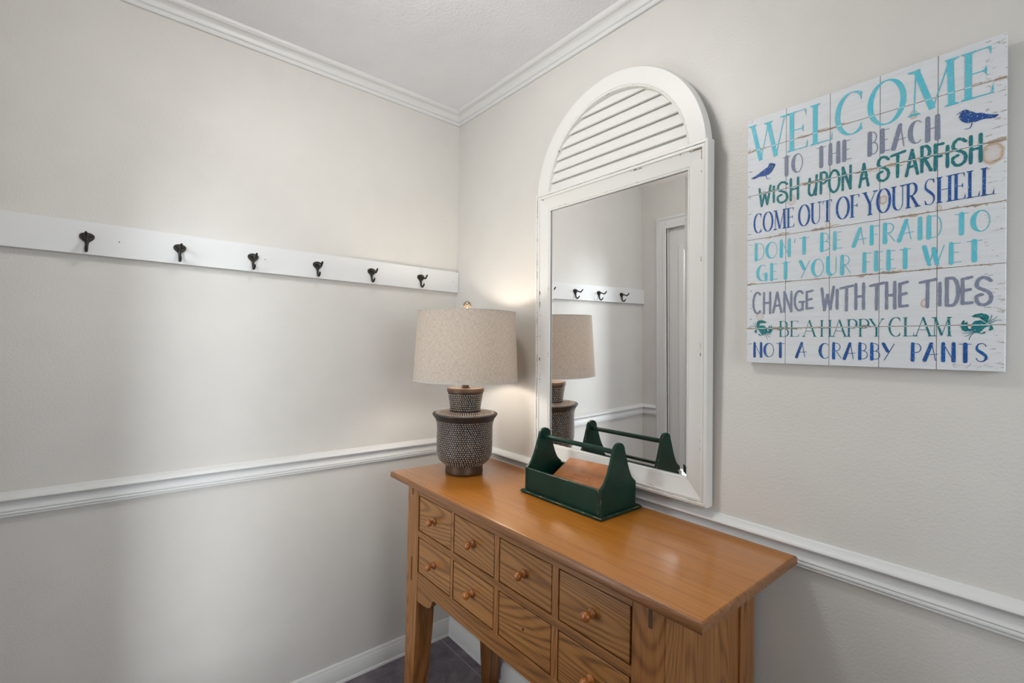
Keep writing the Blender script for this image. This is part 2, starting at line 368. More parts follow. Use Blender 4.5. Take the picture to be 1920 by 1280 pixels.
trim('baseboard_left', BASE, [('L', YO, 0, 1, -1)])
trim('baseboard_right', BASE, [('R', 0, XE, 1, -1)])
trim('baseboard_front', BASE, [('O', 0, DX0-CAS, 1, 0), ('O', DX1+CAS, XE, 0, -1)])
# tall sidelight with a long pane of glass (seen in the mirror)
bm = bmesh.new()
for i, (a, b, d) in enumerate([(0.0, .078, .012), (.010, .020, .017), (.026, .074, .0145), (.058, .078, .020)]):
    # outer distance from door edge: CAS-a .. CAS-b
    o0, o1 = CAS-b, CAS-a
    box(bm, DX0-o1, DX0-o0, YO, YO+d, 0, DZ+o1, 0.0015); box(bm, DX1+o0, DX1+o1, YO, YO+d, 0, DZ+o1, 0.0015); box(bm, DX0-o0, DX1+o0, YO, YO+d, DZ+o0, DZ+o1, 0.0015)
obj('trim_7', bm, M_TRIM, kind='structure')
GX0, GX1, GZ0, GZ1 = 0.297, 0.608, 0.25, 1.905
door = empty('window_2', (0, 0, 0)); door['kind'] = 'structure'
bm = bmesh.new(); y0, y1 = YO-0.062, YO-0.018
box(bm, DX0+.003, GX0, y0, y1, 0.005, DZ-.004, .001); box(bm, GX1, DX1-.003, y0, y1, 0.005, DZ-.004, .001); box(bm, GX0, GX1, y0, y1, 0.005, GZ0, .001); box(bm, GX0, GX1, y0, y1, GZ1, DZ-.004, .001)
obj('window_frame', bm, M_TRIM, door)
bm = bmesh.new(); w = 0.034
for a, b, c, d in [(GX0-w, GX0+.004, GZ0-w, GZ1+w), (GX1-.004, GX1+w, GZ0-w, GZ1+w), (GX0+.004, GX1-.004, GZ0-w, GZ0+.004), (GX0+.004, GX1-.004, GZ1-.004, GZ1+w)]: box(bm, a, b, y1, y1+.012, c, d, .004)
obj('glazing_bead', bm, M_TRIM, door)
obj('window_glass', bx(GX0, GX1, -1.574, -1.568, GZ0, GZ1), M_GLASS, door)
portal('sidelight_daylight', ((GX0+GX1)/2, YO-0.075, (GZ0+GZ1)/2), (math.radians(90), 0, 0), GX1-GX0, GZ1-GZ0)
# window added in the unseen far end of the entry, for fill light
win = empty('fill_window', (0, 0, 0)); win['kind'] = 'structure'
bm = bmesh.new(); w = .07
for a, b, c, d in [(WY0-w, WY0, WZ0-w, WZ1+w), (WY1, WY1+w, WZ0-w, WZ1+w), (WY0, WY1, WZ0-w, WZ0), (WY0, WY1, WZ1, WZ1+w)]: box(bm, XE-.015, XE, a, b, c, d, .002)
for a, b, c, d in [(WY0, WY0+.04, WZ0, WZ1), (WY1-.04, WY1, WZ0, WZ1), (WY0+.04, WY1-.04, WZ0, WZ0+.04), (WY0+.04, WY1-.04, WZ1-.04, WZ1), (WY0+.04, WY1-.04, 1.505, 1.545)]: box(bm, XE+.03, XE+.065, a, b, c, d, .002)
obj('window_frame', bm, M_TRIM, win)
obj('window_glass', bx(XE+.045, XE+.05, WY0+.03, WY1-.03, WZ0+.03, WZ1-.03), M_GLASS, win)
portal('fill_window_daylight', (XE+.11, (WY0+WY1)/2, (WZ0+WZ1)/2), (0, math.radians(90), 0), WZ1-WZ0, WY1-WY0)

# ceiling lamp of the entry, just above the picture
cl = empty('ceiling_light', (0.90, -0.76, ZC), 'round opal flush ceiling light above the console, out of the picture', 'ceiling light')
bm = bmesh.new(); lathe(bm, [(0.125, -0.0005), (0.125, -0.018), (0.118, -0.022), (0.02, -0.022)], 48); obj('light_base', bm, M_NICKEL, cl, 'auto')
bm = bmesh.new(); lathe(bm, [(0.112*math.cos(t), -0.0225-0.085*math.sin(t)) for t in [math.pi/2*i/10 for i in range(10)]], 40); obj('light_dome', bm, M_DOME, cl, True)

# ------------------------------------------------------------------ coat rack on the left wall
rack = empty('coat_rack', (0.0, -0.765, 1.6255), 'long white board with six black iron coat hooks on the left wall', 'coat rack')
bm = bx(0.0005, 0.0193, -1.5285+.765, -.0015+.765, -.0472, .0472, bev=0.0012); obj('back_board', bm, M_BOARD, rack)
def hook_bm():
    bm = bmesh.new()
    out = []
    for i in range(49):  # teardrop plate outline, y width vs z
        t = i/48; z = .0125 - .034*t
        if z > 0.002: w = .0168*math.sqrt(max(0, 1-((z-.002)/.0105)**2))
        else:
            s = min(1, (.002-z)/.0205); w = .0042+.0126*(.5+.5*math.cos(math.pi*s**1.35))
        out.append((w, z))
    ring = [(w, z) for w, z in out] + [(-w, z) for w, z in out[::-1]]
    ring2 = []
    for p in ring:
        if not ring2 or (abs(p[0]-ring2[-1][0])+abs(p[1]-ring2[-1][1])) > 1e-5: ring2.append(p)
    fs = prism(bm, ring2, 0.0001, 0.0042, 'x')
    es = [e for e in fs[1].edges]
    bmesh.ops.bevel(bm, geom=es, offset=0.0012, segments=2, affect='EDGES', clamp_overlap=True)
    tube(bm, spline([(.003, 0, .002), (.012, 0, .001), (.026, 0, -.003), (.040, 0, -.0085), (.047, 0, -.006), (.053, 0, -.001), (.059, 0, .0060)], 5), [.0048]*6+[.0036]*22+[.0032]*2+[.0022], 10)
    tube(bm, spline([(.0035, 0, -.004), (.0045, 0, -.018), (.0062, 0, -.030), (.0105, 0, -.0395), (.0185, 0, -.0425), (.0265, 0, -.038), (.034, 0, -.0295)], 5), [.0046]*6+[.0038]*22+[.0030]*2+[.0022], 10)
    return bm
proto = None
for y in (-1.282, -1.062, -0.853, -0.636, -0.423, -0.199):
    if proto is None:
        proto = obj('coat_hook', hook_bm(), M_IRON, rack, 'auto'); h = proto
        scr = []
        for s in (-1, 1):
            b2 = bmesh.new(); lathe(b2, [(0.0001, .0058), (.0022, .0056), (.0030, .0046), (.0030, .0038)], 16, (s*.0098, .002), 'z')
            for v_ in b2.verts: v_.co = Vector((v_.co.z, v_.co.x, v_.co.y))
            scr.append(obj('screw', b2, M_GAP, proto, True))
    else:
        h = proto.copy(); COL.objects.link(h)
        for s_ in scr:
            c = s_.copy(); COL.objects.link(c); c.parent = h
    h.location = (0.0193, y+.765, 1.6285-1.6255)
bm = bmesh.new()
lathe(bm, [(.0001, .0205), (.0016, .0203), (.0018, .0192)], 12, (0, 0), 'z')
for v_ in bm.verts: v_.co = Vector((v_.co.z-.0008, v_.co.x, v_.co.y))
nail = obj('nail', bm, M_PLUG, rack, True); nail.location = (0, -1.21+.765, 0.0)
for y in (-0.815, -0.03):
    c = nail.copy(); COL.objects.link(c); c.location = (0, y+.765, 0)

# ------------------------------------------------------------------ console with eight drawers
con = empty('console_table', (0.86, -0.24, 0), 'honey oak console table with eight small drawers under the mirror', 'console table')
CX, CY = 0.86, -0.24
def L(*a): # world -> local
    x0, x1, y0, y1, z0, z1 = a; return (x0-CX, x1-CX, y0-CY, y1-CY, z0, z1)
XL, XR, YF, YB, ZT0, ZT1 = 0.349, 1.366, -0.410, -0.0235, 0.8545, 0.878
bm = bmesh.new(); fs = box(bm, *L(0.2765, 1.4565, -0.4445, -0.0235, ZT0, ZT1))
es = [e for e in bm.edges if abs(e.verts[0].co.z-e.verts[1].co.z) < 1e-6]
bmesh.ops.bevel(bm, geom=es, offset=0.007, segments=4, profile=0.5, affect='EDGES')
for f in bm.faces:
    f.normal_update()
    f.material_index = 0 if f.normal.z > 0.95 else 1
obj('table_top', bm, [W_TOP, M_EDGE], con, 'auto')
LW = 0.074
def leg(x0, x1, y0, y1, ix, iy):
    """ix,iy: which side is the inner one (tapers)"""
    bm = bmesh.new(); levels = [(ZT0, 0), (0.50, 0), (0.36, .004), (0.18, .014), (0.03, .024), (0.0, .027)]
    rings = []
    for z, t in levels:
        a, b, c, d = x0, x1, y0, y1
        if ix > 0: b -= t
        else: a += t
        if iy > 0: d -= t
        else: c += t
        rings.append([bm.verts.new((x-CX, y-CY, z)) for x, y in ((a, c), (b, c), (b, d), (a, d))])
    for k in range(len(rings)-1):
        for i in range(4): bm.faces.new([rings[k][i], rings[k][(i+1) % 4], rings[k+1][(i+1) % 4], rings[k+1][i]])
    bm.faces.new(rings[0]); bm.faces.new(rings[-1][::-1])
    es = [e for e in bm.edges if abs(e.verts[0].co.z-e.verts[1].co.z) > 1e-3]
    bmesh.ops.bevel(bm, geom=es, offset=0.002, segments=2, affect='EDGES')
    return obj('leg', bm, WZ, con, 'auto')
leg(XL, XL+LW, YF, YF+LW, 1, 1); leg(XR-LW, XR, YF, YF+LW, -1, 1)
leg(XL, XL+LW, YB-LW, YB, 1, -1); leg(XR-LW, XR, YB-LW, YB, -1, -1)
# face frame
X0, X1 = XL+LW, XR-LW
DRX = [(0.4275, 0.6265), (0.6425, 0.8435), (0.8665, 1.0655), (1.0885, 1.2880)]
DRZ = [(0.7040, 0.8215), (0.5620, 0.6800)]
for z0, z1 in ((0.8225, ZT0), (0.6815, 0.7025), (0.508, 0.5605)):
    obj('rail', bx(*L(X0, X1, YF+.001, YF+.024, z0, z1), bev=.0008), WX, con)
for x0, x1 in ((0.6278, 0.6412), (0.8448, 0.8652), (1.0668, 1.0872)):
    for z0, z1 in ((0.7025, 0.8225), (0.5605, 0.6815)):
        obj('divider', bx(*L(x0, x1, YF+.0015, YF+.024, z0, z1), bev=.0006), WZ, con)
obj('inner_case', bx(*L(X0, X1, YF+.0245, YF+.030, .5605, .8225)), M_GAP, con)
obj('side_panel', bx(*L(XR-.022, XR-.004, YF+LW-.002, YB-LW+.002, .508, ZT0)), WZ, con)
obj('side_panel', bx(*L(XL+.004, XL+.022, YF+LW-.002, YB-LW+.002, .508, ZT0)), WZ, con)
obj('back_panel', bx(*L(X0-.002, X1+.002, YB-.016, YB-.004, .508, ZT0)), WX, con)
obj('bottom_panel', bx(*L(XL+.02, XR-.02, YF+.024, YB-.016, .520, .532)), WX, con)
# curved brackets under the apron
def bracket(mirror):
    pl = [(0, 0), (0, -.044), (.010, -.0455), (.045, -.0435), (.068, -.0395), (.083, -.033), (.092, -.024), (.097, -.012), (.1005, -.006), (.110, 0)]
    bm = bmesh.new()
    xs = [(X0 + p - CX, .508+q) if not mirror else (X1 - p - CX, .508+q) for p, q in pl]
    prism(bm, xs, YF+.002-CY, YF+.022-CY, 'y'); return obj('bracket', bm, WX, con)
bracket(False); bracket(True)
for x, y, z0, z1 in ((XL+.030, YF, .815, .842), (XL+.030, YF, .52, .60), (XR-.036, YF, .800, .836)):
    obj('tenon_plug', bx(*L(x, x+.009, y-.0004, y+.003, z0, z1)), M_PLUG, con)
def knob_bm():
    bm = bmesh.new()
    pr = [(.0105, 0), (.0115, -.0015), (.0110, -.0035), (.0070, -.0050), (.0050, -.0075), (.0048, -.0105), (.0062, -.0130), (.0092, -.0150), (.0112, -.0185), (.0116, -.0215), (.0108, -.0250), (.0080, -.0280), (.0040, -.0296), (.0006, -.0300)]
    lathe(bm, pr, 28, (0, 0), 'y'); return bm
kn = None
for r, (z0, z1) in enumerate(DRZ):
    for c, (x0, x1) in enumerate(DRX):
        xc, zc = (x0+x1)/2, (z0+z1)/2
        bm = bmesh.new(); box(bm, x0-xc+.0016, x1-xc-.0016, 0, .0215, z0-zc+.0016, z1-zc-.0020, .0012)
        if c == 2 and r == 1: lathe(bm, [(.0001, -.0004), (.0034, -.0004), (.0036, .001)], 16, (0, .002), 'y', mi=1)
        d = obj('drawer', bm, [W_DR, M_GAP], con); d.location = (xc-CX, YF+.0022-CY, zc)
        if c == 2 and r == 1: d['label'] = 'drawer front with an empty screw hole and no knob'; continue
        if kn is None: kn = obj('knob', knob_bm(), W_KNOB, d, True)
        else:
            k2 = kn.copy(); COL.objects.link(k2); k2.parent = d

# ------------------------------------------------------------------ table lamp
LX, LY, LZ = 0.438, -0.2358, 0.8782
lamp = empty('table_lamp', (LX, LY, LZ), 'lit table lamp with dark studded base and drum linen shade beside the mirror', 'lamp')
def nrm(prof, k):
    a = prof[max(k-1, 0)]; b = prof[min(k+1, len(prof)-1)]; dr, dz = b[0]-a[0], b[1]-a[1]; l = math.hypot(dr, dz) or 1
    return dz/l, -dr/l
def resample(prof, step):
    pts = [Vector((r, z)) for r, z in prof]; out = []; d = 0.0; tot = sum((pts[i+1]-pts[i]).length for i in range(len(pts)-1)); k = max(2, int(tot/step))
    for j in range(k+1):
        s_ = tot*j/k; acc = 0
        for i in range(len(pts)-1):
            l = (pts[i+1]-pts[i]).length
            if acc+l >= s_-1e-9 or i == len(pts)-2:
                t = min(1, (s_-acc)/l) if l else 0; p = pts[i].lerp(pts[i+1], t); out.append((p.x, p.y)); break
            acc += l
    return out
def dots(bm, prof, pitch, rad, high, mi=1):
    rows = resample(prof, pitch*0.866)
    for k, (r, z) in enumerate(rows):
        if k == 0 or k == len(rows)-1: continue
        nr, nz = nrm(rows, k); cnt = max(8, int(2*math.pi*r/pitch))
        for i in range(cnt):
            a = 2*math.pi*(i + (0.5 if k % 2 else 0) + random.uniform(-.12, .12))/cnt
            ca, sa = math.cos(a), math.sin(a)
            N = Vector((nr*ca, nr*sa, nz)); T = Vector((-sa, ca, 0)); B = N.cross(T)
            c = Vector((r*ca, r*sa, z)) + B*random.uniform(-.0005, .0005); q = rad*random.uniform(.88, 1.08)
            r1 = [bm.verts.new(c + (T*math.cos(t)+B*math.sin(t))*q - N*.0003) for t in [2*math.pi*j/8 for j in range(8)]]
            r2 = [bm.verts.new(c + (T*math.cos(t)+B*math.sin(t))*q*.68 + N*high*.72) for t in [2*math.pi*j/8 for j in range(8)]]
            top = bm.verts.new(c + N*high)
            for j in range(8):
                bm.faces.new([r1[j], r1[(j+1) % 8], r2[(j+1) % 8], r2[j]]).material_index = mi
                bm.faces.new([r2[j], r2[(j+1) % 8], top]).material_index = mi
def objraw(name, bm, mats, parent):
    me = bpy.data.meshes.new(name); bm.to_mesh(me); bm.free()
    for mt in mats: me.materials.append(mt)
    for p in me.polygons: p.use_smooth = True
    o = bpy.data.objects.new(name, me); COL.objects.link(o); o.parent = parent; sharp(o, 50); return o
bm = bmesh.new(); lathe(bm, [(.062, 0), (.0672, .002), (.0685, .006), (.0672, .012), (.0668, .031), (.060, .0325)], 64); obj('lamp_foot', bm, M_BRONZE, lamp, 'auto')
body = [(.0672, .0315), (.0745, .035), (.0835, .0415), (.0915, .051), (.0965, .0625), (.0990, .076), (.0998, .100), (.0996, .130), (.0992, .155), (.0998, .172), (.1022, .184), (.1065, .194), (.1125, .2025), (.1158, .2070)]
bm = bmesh.new(); lathe(bm, [(.0600, .0315)]+body, 72, mi=0); dots(bm, body[:-2], .0084, .0026, .0015); objraw('lamp_body', bm, [M_LAMP, M_DOT], lamp)
shoulder = [(.1120, .2150), (.090, .2168), (.070, .2188), (.0545, .2210)]
bm = bmesh.new(); lathe(bm, [(.1150, .2064), (.1168, .2085), (.1174, .2110), (.1160, .2138), (.1120, .2152)]+shoulder+[(.050, .2215)], 72); dots(bm, [(.1095, .2154)]+shoulder[1:], .0078, .0027, .0010); objraw('lamp_shoulder', bm, [M_LAMP, M_DOT], lamp)
neck = [(.0535, .2205), (.0552, .236), (.0580, .256), (.0618, .278), (.0640, .2885)]
bm = bmesh.new(); lathe(bm, [(.050, .2205)]+neck, 64); dots(bm, neck, .0080, .0025, .0014); objraw('lamp_neck', bm, [M_LAMP, M_DOT], lamp)
bm = bmesh.new(); lathe(bm, [(.0630, .2880), (.0662, .2895), (.0668, .2930), (.0668, .3015), (.0655, .3040), (.020, .3044)], 64); obj('neck_cap', bm, M_BRONZE, lamp, 'auto')
bm = bmesh.new(); lathe(bm, [(.016, .3042), (.0165, .306), (.0130, .3075), (.0130, .314), (.0145, .315), (.0145, .322), (.006, .324), (.0055, .348), (.017, .350), (.018, .356), (.018, .392), (.014, .398)], 32); obj('lamp_socket', bm, M_BRONZE, lamp, 'auto')
bm = bmesh.new(); lathe(bm, [(.013, .398), (.014, .412), (.022, .430), (.0285, .448), (.0295, .462), (.026, .478), (.016, .489), (.004, .4925)], 32); bulb = obj('light_bulb', bm, M_BULB, lamp, True)
bm = bmesh.new()
for s in (-1, 1): tube(bm, spline([(0, s*.016, .352), (0, s*.045, .37), (0, s*.062, .43), (0, s*.058, .50), (0, s*.030, .555), (0, 0, .5675)], 5), .0018, 8)
obj('harp', bm, M_NICKEL, lamp, True)
# drum shade: cloth wall with uv for the weave, rolled rims
SH = [(.1885, .3300), (.1755, .5790)]
def shade_bm():
    bm = bmesh.new(); uv = bm.loops.layers.uv.new('UVMap'); seg = 96
    loops = [(SH[0][0], SH[0][1]), (SH[1][0], SH[1][1]), (SH[1][0]-.0012, SH[1][1]), (SH[0][0]-.0012, SH[0][1])]
    rings = [[bm.verts.new((r*math.cos(2*math.pi*i/seg), r*math.sin(2*math.pi*i/seg), z)) for i in range(seg)] for r, z in loops]
    for k in range(4):
        A, B = rings[k], rings[(k+1) % 4]
        for i in range(seg):
            f = bm.faces.new([A[i], A[(i+1) % seg], B[(i+1) % seg], B[i]])
            us = [i, i+1, i+1, i]; vs = [0, 0, .25, .25] if k in (0, 2) else [0, 0, .002, .002]
            for l, u, v_ in zip(f.loops, us, vs): l[uv].uv = (u/seg*1.15, v_)
    return bm
obj('lamp_shade', shade_bm(), M_LINEN, lamp, 'auto')
M_BIND = newmat('shade_binding', rgb(196, 190, 180), 0.85)
for (r, z) in ((SH[0][0], .3308), (SH[1][0], .5782)):
    bm = bmesh.new(); hi_ = z+.0042 if z < .4 else z+.0012
    lathe(bm, [(r-.0022, z-.0014), (r+.0008, z-.0014), (r+.0010, hi_), (r-.0022, hi_), (r-.0022, z-.0014)], 96, cap=False)
    obj('shade_trim', bm, M_BIND, lamp, 'auto')
bm = bmesh.new()
for k in range(3):
    a = 2*math.pi*k/3+.4; tube(bm, [(0, 0, .5695), (.172*math.cos(a)*.55, .172*math.sin(a)*.55, .5695), (.1735*math.cos(a), .1735*math.sin(a), .5735)], .0014, 8)
obj('shade_spider', bm, M_NICKEL, lamp, True)
bm = bmesh.new(); fz = .6045
lathe(bm, [(.0085, .570), (.0085, .586), (.0060, .588), (.0060, .5905)] + [(.0145*math.cos(t), fz+.0145*math.sin(t)) for t in [(-70+10*i)*math.pi/180 for i in range(16)]] + [(.0006, fz+.0145)], 32)
obj('finial', bm, M_NICKEL, lamp, 'auto')

# ------------------------------------------------------------------ arched mirror, hung leaning a little forward
mir = empty('arched_mirror', (0.9225, -0.007, 0.929), 'tall white arched wall mirror with louvred top above the console', 'mirror', (math.atan(.0179), 0, 0))
W, H = 0.654, 0.9545
# local frame: x along wall, y negative towards room (depth), z up
FP = [(0, 0), (0, .0275), (.0015, .0300), (.0045, .0310), (.0085, .0310), (.0098, .0296), (.0102, .0282), (.0128, .0288), (.0160, .0292), (.0182, .0284), (.0190, .0262), (.0230, .0245), (.0575, .0198), (.0585, .0183), (.0598, .0190), (.0622, .0186), (.0640, .0170), (.0640, .0080), (.050, .0080), (.050, 0)]
def frame_member(bm, side, mats):
    A, B = [], []
    for s, h in FP:
        if side == 'b': a, b = (-W/2+s, -h, s), (W/2-s, -h, s)
        if side == 't': a, b = (-W/2+s, -h, H-s), (W/2-s, -h, H-s)
        if side == 'l': a, b = (-W/2+s, -h, s), (-W/2+s, -h, H-s)
        if side == 'r': a, b = (W/2-s, -h, s), (W/2-s, -h, H-s)
        A.append(bm.verts.new(a)); B.append(bm.verts.new(b))
    k = len(FP); fs = []
    for i in range(k):
        f = bm.faces.new([A[i], B[i], B[(i+1) % k], A[(i+1) % k]]); fs.append(f)
        f.material_index = 2 if i == 5 else (1 if i in (10, 12) else 0)
    bm.faces.new(A); bm.faces.new(B[::-1])
for side in 'btlr':
    bm = bmesh.new(); frame_member(bm, side, None)
    o = obj('frame_rail' if side in 'bt' else 'frame_stile', bm, [M_FRAME, M_FWORN, M_FLINE], mir, 'auto')
# arch band
AR, AI, AC = 0.3204, 0.2660, 0.9335
a0 = math.asin((H-AC)/AR); a1 = math.asin((H-AC)/AI)
bm = bmesh.new(); NS = 72
def ap(r, t, zb=H-.0005):
    ang = t; x, z = r*math.cos(ang), AC + r*math.sin(ang); return x, max(z, zb)
prof = [(AR, 0), (AR+.0035, .004), (AR+.0035, .010), (AR, .0245), (AR-.002, .0270), (AI+.0075, .0270), (AI+.0050, .0252), (AI+.0035, .0258), (AI, .0245), (AI-.002, .020), (AI-.004, .004), (AI-.004, 0)]
rings = []
for r, h in prof:
    tt = math.asin(min(1, (H-.001-AC)/r)); ring = []
    for i in range(NS+1):
        t = tt + (math.pi-2*tt)*i/NS; ring.append(bm.verts.new((r*math.cos(t), -h, AC+r*math.sin(t))))
    rings.append(ring)
for k in range(len(rings)):
    A, B = rings[k], rings[(k+1) % len(rings)]
    for i in range(NS):
        f = bm.faces.new([A[i], A[i+1], B[i+1], B[i]]); f.material_index = 1 if k in (6, 8) else 0
bm.faces.new([r_[0] for r_ in rings]); bm.faces.new([r_[-1] for r_ in rings][::-1])
obj('arch_band', bm, [M_FRAME, M_FWORN], mir, 'auto')
# louvres
zl = [2.0959, 2.0597, 2.0237, 1.9877, 1.9515, 1.9165, 1.8828]
def slat(z0, z1, R=AI-.0015):
    bm = bmesh.new()
    def hw(z): return math.sqrt(max(0, R*R-(z-AC)**2))
    n_ = 8; rows = []
    zt = min(z1, AC+R-.0008)
    for k in range(n_+1):
        t = k/n_; z = z0 + (zt-z0)*t; h = .0185 - .0095*(z-z0)/(z1-z0)
        x = hw(z); rows.append([(-x, -h, z), (x, -h, z)])
    front = [[bm.verts.new(p) for p in r_] for r_ in rows]; back = [[bm.verts.new((p[0], p[1]+.0055, p[2]-.001)) for p in r_] for r_ in rows]
    for k in range(n_):
        bm.faces.new([front[k][0], front[k][1], front[k+1][1], front[k+1][0]]); bm.faces.new([back[k][0], back[k+1][0], back[k+1][1], back[k][1]])
        bm.faces.new([front[k][0], front[k+1][0], back[k+1][0], back[k][0]]); bm.faces.new([front[k][1], back[k][1], back[k+1][1], front[k+1][1]])
    bm.faces.new([front[0][0], back[0][0], back[0][1], front[0][1]]).material_index = 0
    bm.faces.new([front[-1][0], front[-1][1], back[-1][1], back[-1][0]])
    # worn lower edge
    x = hw(z0)-.004; a = random.uniform(-1, .2)*x; b = min(x, a+random.uniform(.5, 1.3)*x)
    vs = [bm.verts.new(p) for p in ((a, -.01865, z0), (b, -.01865, z0), (b, -.01865, z0+.0008), (a, -.01865, z0+.0008))]
    bm.faces.new(vs).material_index = 1
    return bm
for z in zl: obj('louvre_slat', slat(z-.929, z-.929+.0375), [M_FRAME, M_FWORN], mir, 'auto')
bm = bmesh.new(); pts = [((AI-.002)*math.cos(t), AC+(AI-.002)*math.sin(t)) for t in [math.pi*i/40 for i in range(41)]]
prism(bm, pts, -.0035, 0, 'y'); obj('arch_back', bm, M_FRAME, mir)
# silvered glass with a bevelled border
bm = bmesh.new(); i_ = .0640+.0125
def q(s, h): return [bm.verts.new((x, -h, z)) for x, z in ((-W/2+s, s), (W/2-s, s), (W/2-s, H-s), (-W/2+s, H-s))]
Bk, O, I = q(.058, .0085), q(.058, .0112), q(i_, .0104)
bm.faces.new(I)
for i in range(4): bm.faces.new([O[i], O[(i+1) % 4], I[(i+1) % 4], I[i]]); bm.faces.new([Bk[i], Bk[(i+1) % 4], O[(i+1) % 4], O[i]])
bm.faces.new(Bk[::-1])
gl = obj('mirror_glass', bm, M_MIRROR, mir)
bm = bmesh.new()
for x0, x1, z0, z1 in ((-W/2+.0625, -W/2+.0646, .0625, H-.0625), (W/2-.0644, W/2-.0625, .0625, H-.0625), (-W/2+.0646, W/2-.0644, H-.0648, H-.0625), (-W/2+.0646, W/2-.0644, .0625, .0643)):
    box(bm, x0, x1, -.0122, -.0092, z0, z1)
obj('glass_rabbet', bm, M_BACK, mir)

# ------------------------------------------------------------------ green carrier with a notebook in it
TZ = 0.8783
tote = empty('wooden_carrier', (0.897, -0.132, TZ), 'dark green wooden carrier with dowel handle standing before the mirror', 'carrier')
TX, TY = 0.897, -0.132
bm = bmesh.new(); fs = box(bm, 0.7345-TX, 1.0595-TX, -0.2245-TY, -0.0405-TY, 0, .0095)
es = [e for e in bm.edges if abs(e.verts[0].co.z-e.verts[1].co.z) < 1e-6]
bmesh.ops.bevel(bm, geom=es, offset=.0035, segments=3, affect='EDGES')
for f in bm.faces:
    f.normal_update(); f.material_index = 1 if (abs(f.normal.z) < .8 and f.normal.z > .2) else 0
obj('base_board', bm, [M_GREEN, M_GWORN], tote, 'auto')
xa, xb = 0.745-TX, 1.0495-TX; yf, yb = -.213-TY, -.0585-TY; zs = 0.9565-TZ
def worn_box(name, *a):
    bm = bmesh.new(); box(bm, *a); r = bmesh.ops.bevel(bm, geom=bm.edges[:], offset=.0011, segments=1, affect='EDGES')
    for f in r['faces']: f.material_index = 1
    return obj(name, bm, [M_GREEN, M_GWORN], tote)
worn_box('front_board', xa+.0098, xb-.0098, yf, yf+.0095, .0097, zs-.001)
worn_box('back_board', xa+.0098, xb-.0098, yb-.0095, yb, .0097, zs-.001)
def end_outline():
    yc = (yf+yb)/2; hw = (yb-yf)/2; top = 1.0738-TZ
    P = [(hw, .0097), (hw, zs), (hw-.004, zs+.003)]
    ctrl = [(hw-.004, zs+.003), (hw-.018, zs+.015), (hw-.030, zs+.035), (hw-.040, zs+.060), (hw-.0475, zs+.082), (hw-.053, zs+.096)]
    P += [(p.x, p.y) for p in spline([(a, b, 0) for a, b in ctrl], 4)][1:]
    r0 = hw-.053; zc = zs+.096
    for i in range(1, 9):
        t = math.pi/2*i/8; P.append((r0*math.cos(t), zc+(top-zc)*math.sin(t)))
    full = [(yc+p, q_) for p, q_ in P] + [(yc-p, q_) for p, q_ in P[:-1][::-1]]
    return full
for x0 in (xa, xb-.0095):
    bm = bmesh.new(); fs = prism(bm, end_outline(), x0, x0+.0095, 'x')
    es = list({e for f in fs[:2] for e in f.edges}); r = bmesh.ops.bevel(bm, geom=es, offset=.0012, segments=2, affect='EDGES', clamp_overlap=True)
    for f in r['faces']: f.material_index = 1
    obj('end_board', bm, [M_GREEN, M_GWORN], tote, 'auto')
bm = bmesh.new(); hz = 1.0455-TZ; yc = (yf+yb)/2
tube(bm, [(xa+.0095+.0002, yc, hz), (0, yc, hz), (xb-.0095-.0002, yc, hz)], .0072, 24)
obj('handle', bm, M_GREEN, tote, 'auto')
# notebook lying tilted, its far edge on the back board
ang = math.radians(26.5)
nrot = (Matrix.Rotation(ang, 3, 'X') @ Matrix.Rotation(math.radians(3.6), 3, 'Z')).to_euler()
nb = empty('notebook', (.7878, -.0535, .9722), 'tan leather notebook with a stamped box leaning inside the green carrier', 'notebook', tuple(nrot))
bm = bmesh.new(); BW, BD, BT = .2200, .1640, .0080
box(bm, 0, BW, -BD, 0, -.0022, 0, .001, 2); box(bm, 0, BW, -BD, 0, -BT, -BT+.0022, .001, 2)
prism(bm, [(-.0005, -.0005), (-.0030, -.003), (-.0030, -BT+.003), (-.0005, -BT+.0005), (.002, -BT+.0005), (.002, -.0005)], -BD, 0, 'y')
obj('cover', bm, M_LEATHER, nb, 'auto')
obj('pages', bx(.0022, BW-.003, -BD+.003, -.003, -BT+.0024, -.0024), M_PAPER, nb)
bm = bmesh.new(); sx, sy, sw, sd = .1015, -.0795, .0635, .0195
def bar(x0, x1, y0, y1): box(bm, x0, x1, y0, y1, -.0001, .0002)
bar(sx-sw/2, sx+sw/2, sy-sd/2, sy-sd/2+.0014); bar(sx-sw/2, sx+sw/2, sy+sd/2-.0014, sy+sd/2); bar(sx-sw/2, sx-sw/2+.0012, sy-sd/2, sy+sd/2); bar(sx+sw/2-.0012, sx+sw/2, sy-sd/2, sy+sd/2)
for i in range(8):  # worn small stamped letters
    lx = sx-.0210+i*.0060
    if i == 0 or i == 7: bar(lx-.0003, lx+.0003, sy-.0022, sy+.0022); continue
    bar(lx-.0014, lx-.0008, sy-.0024, sy+.0024); bar(lx+.0008, lx+.0014, sy-.0024, sy+.0024)
    if i % 2: bar(lx-.0010, lx+.0010, sy-.0003, sy+.0003)
    else: bar(lx-.0010, lx+.0010, sy+.0018, sy+.0024)
obj('stamped_box', bm, M_STAMP, nb)

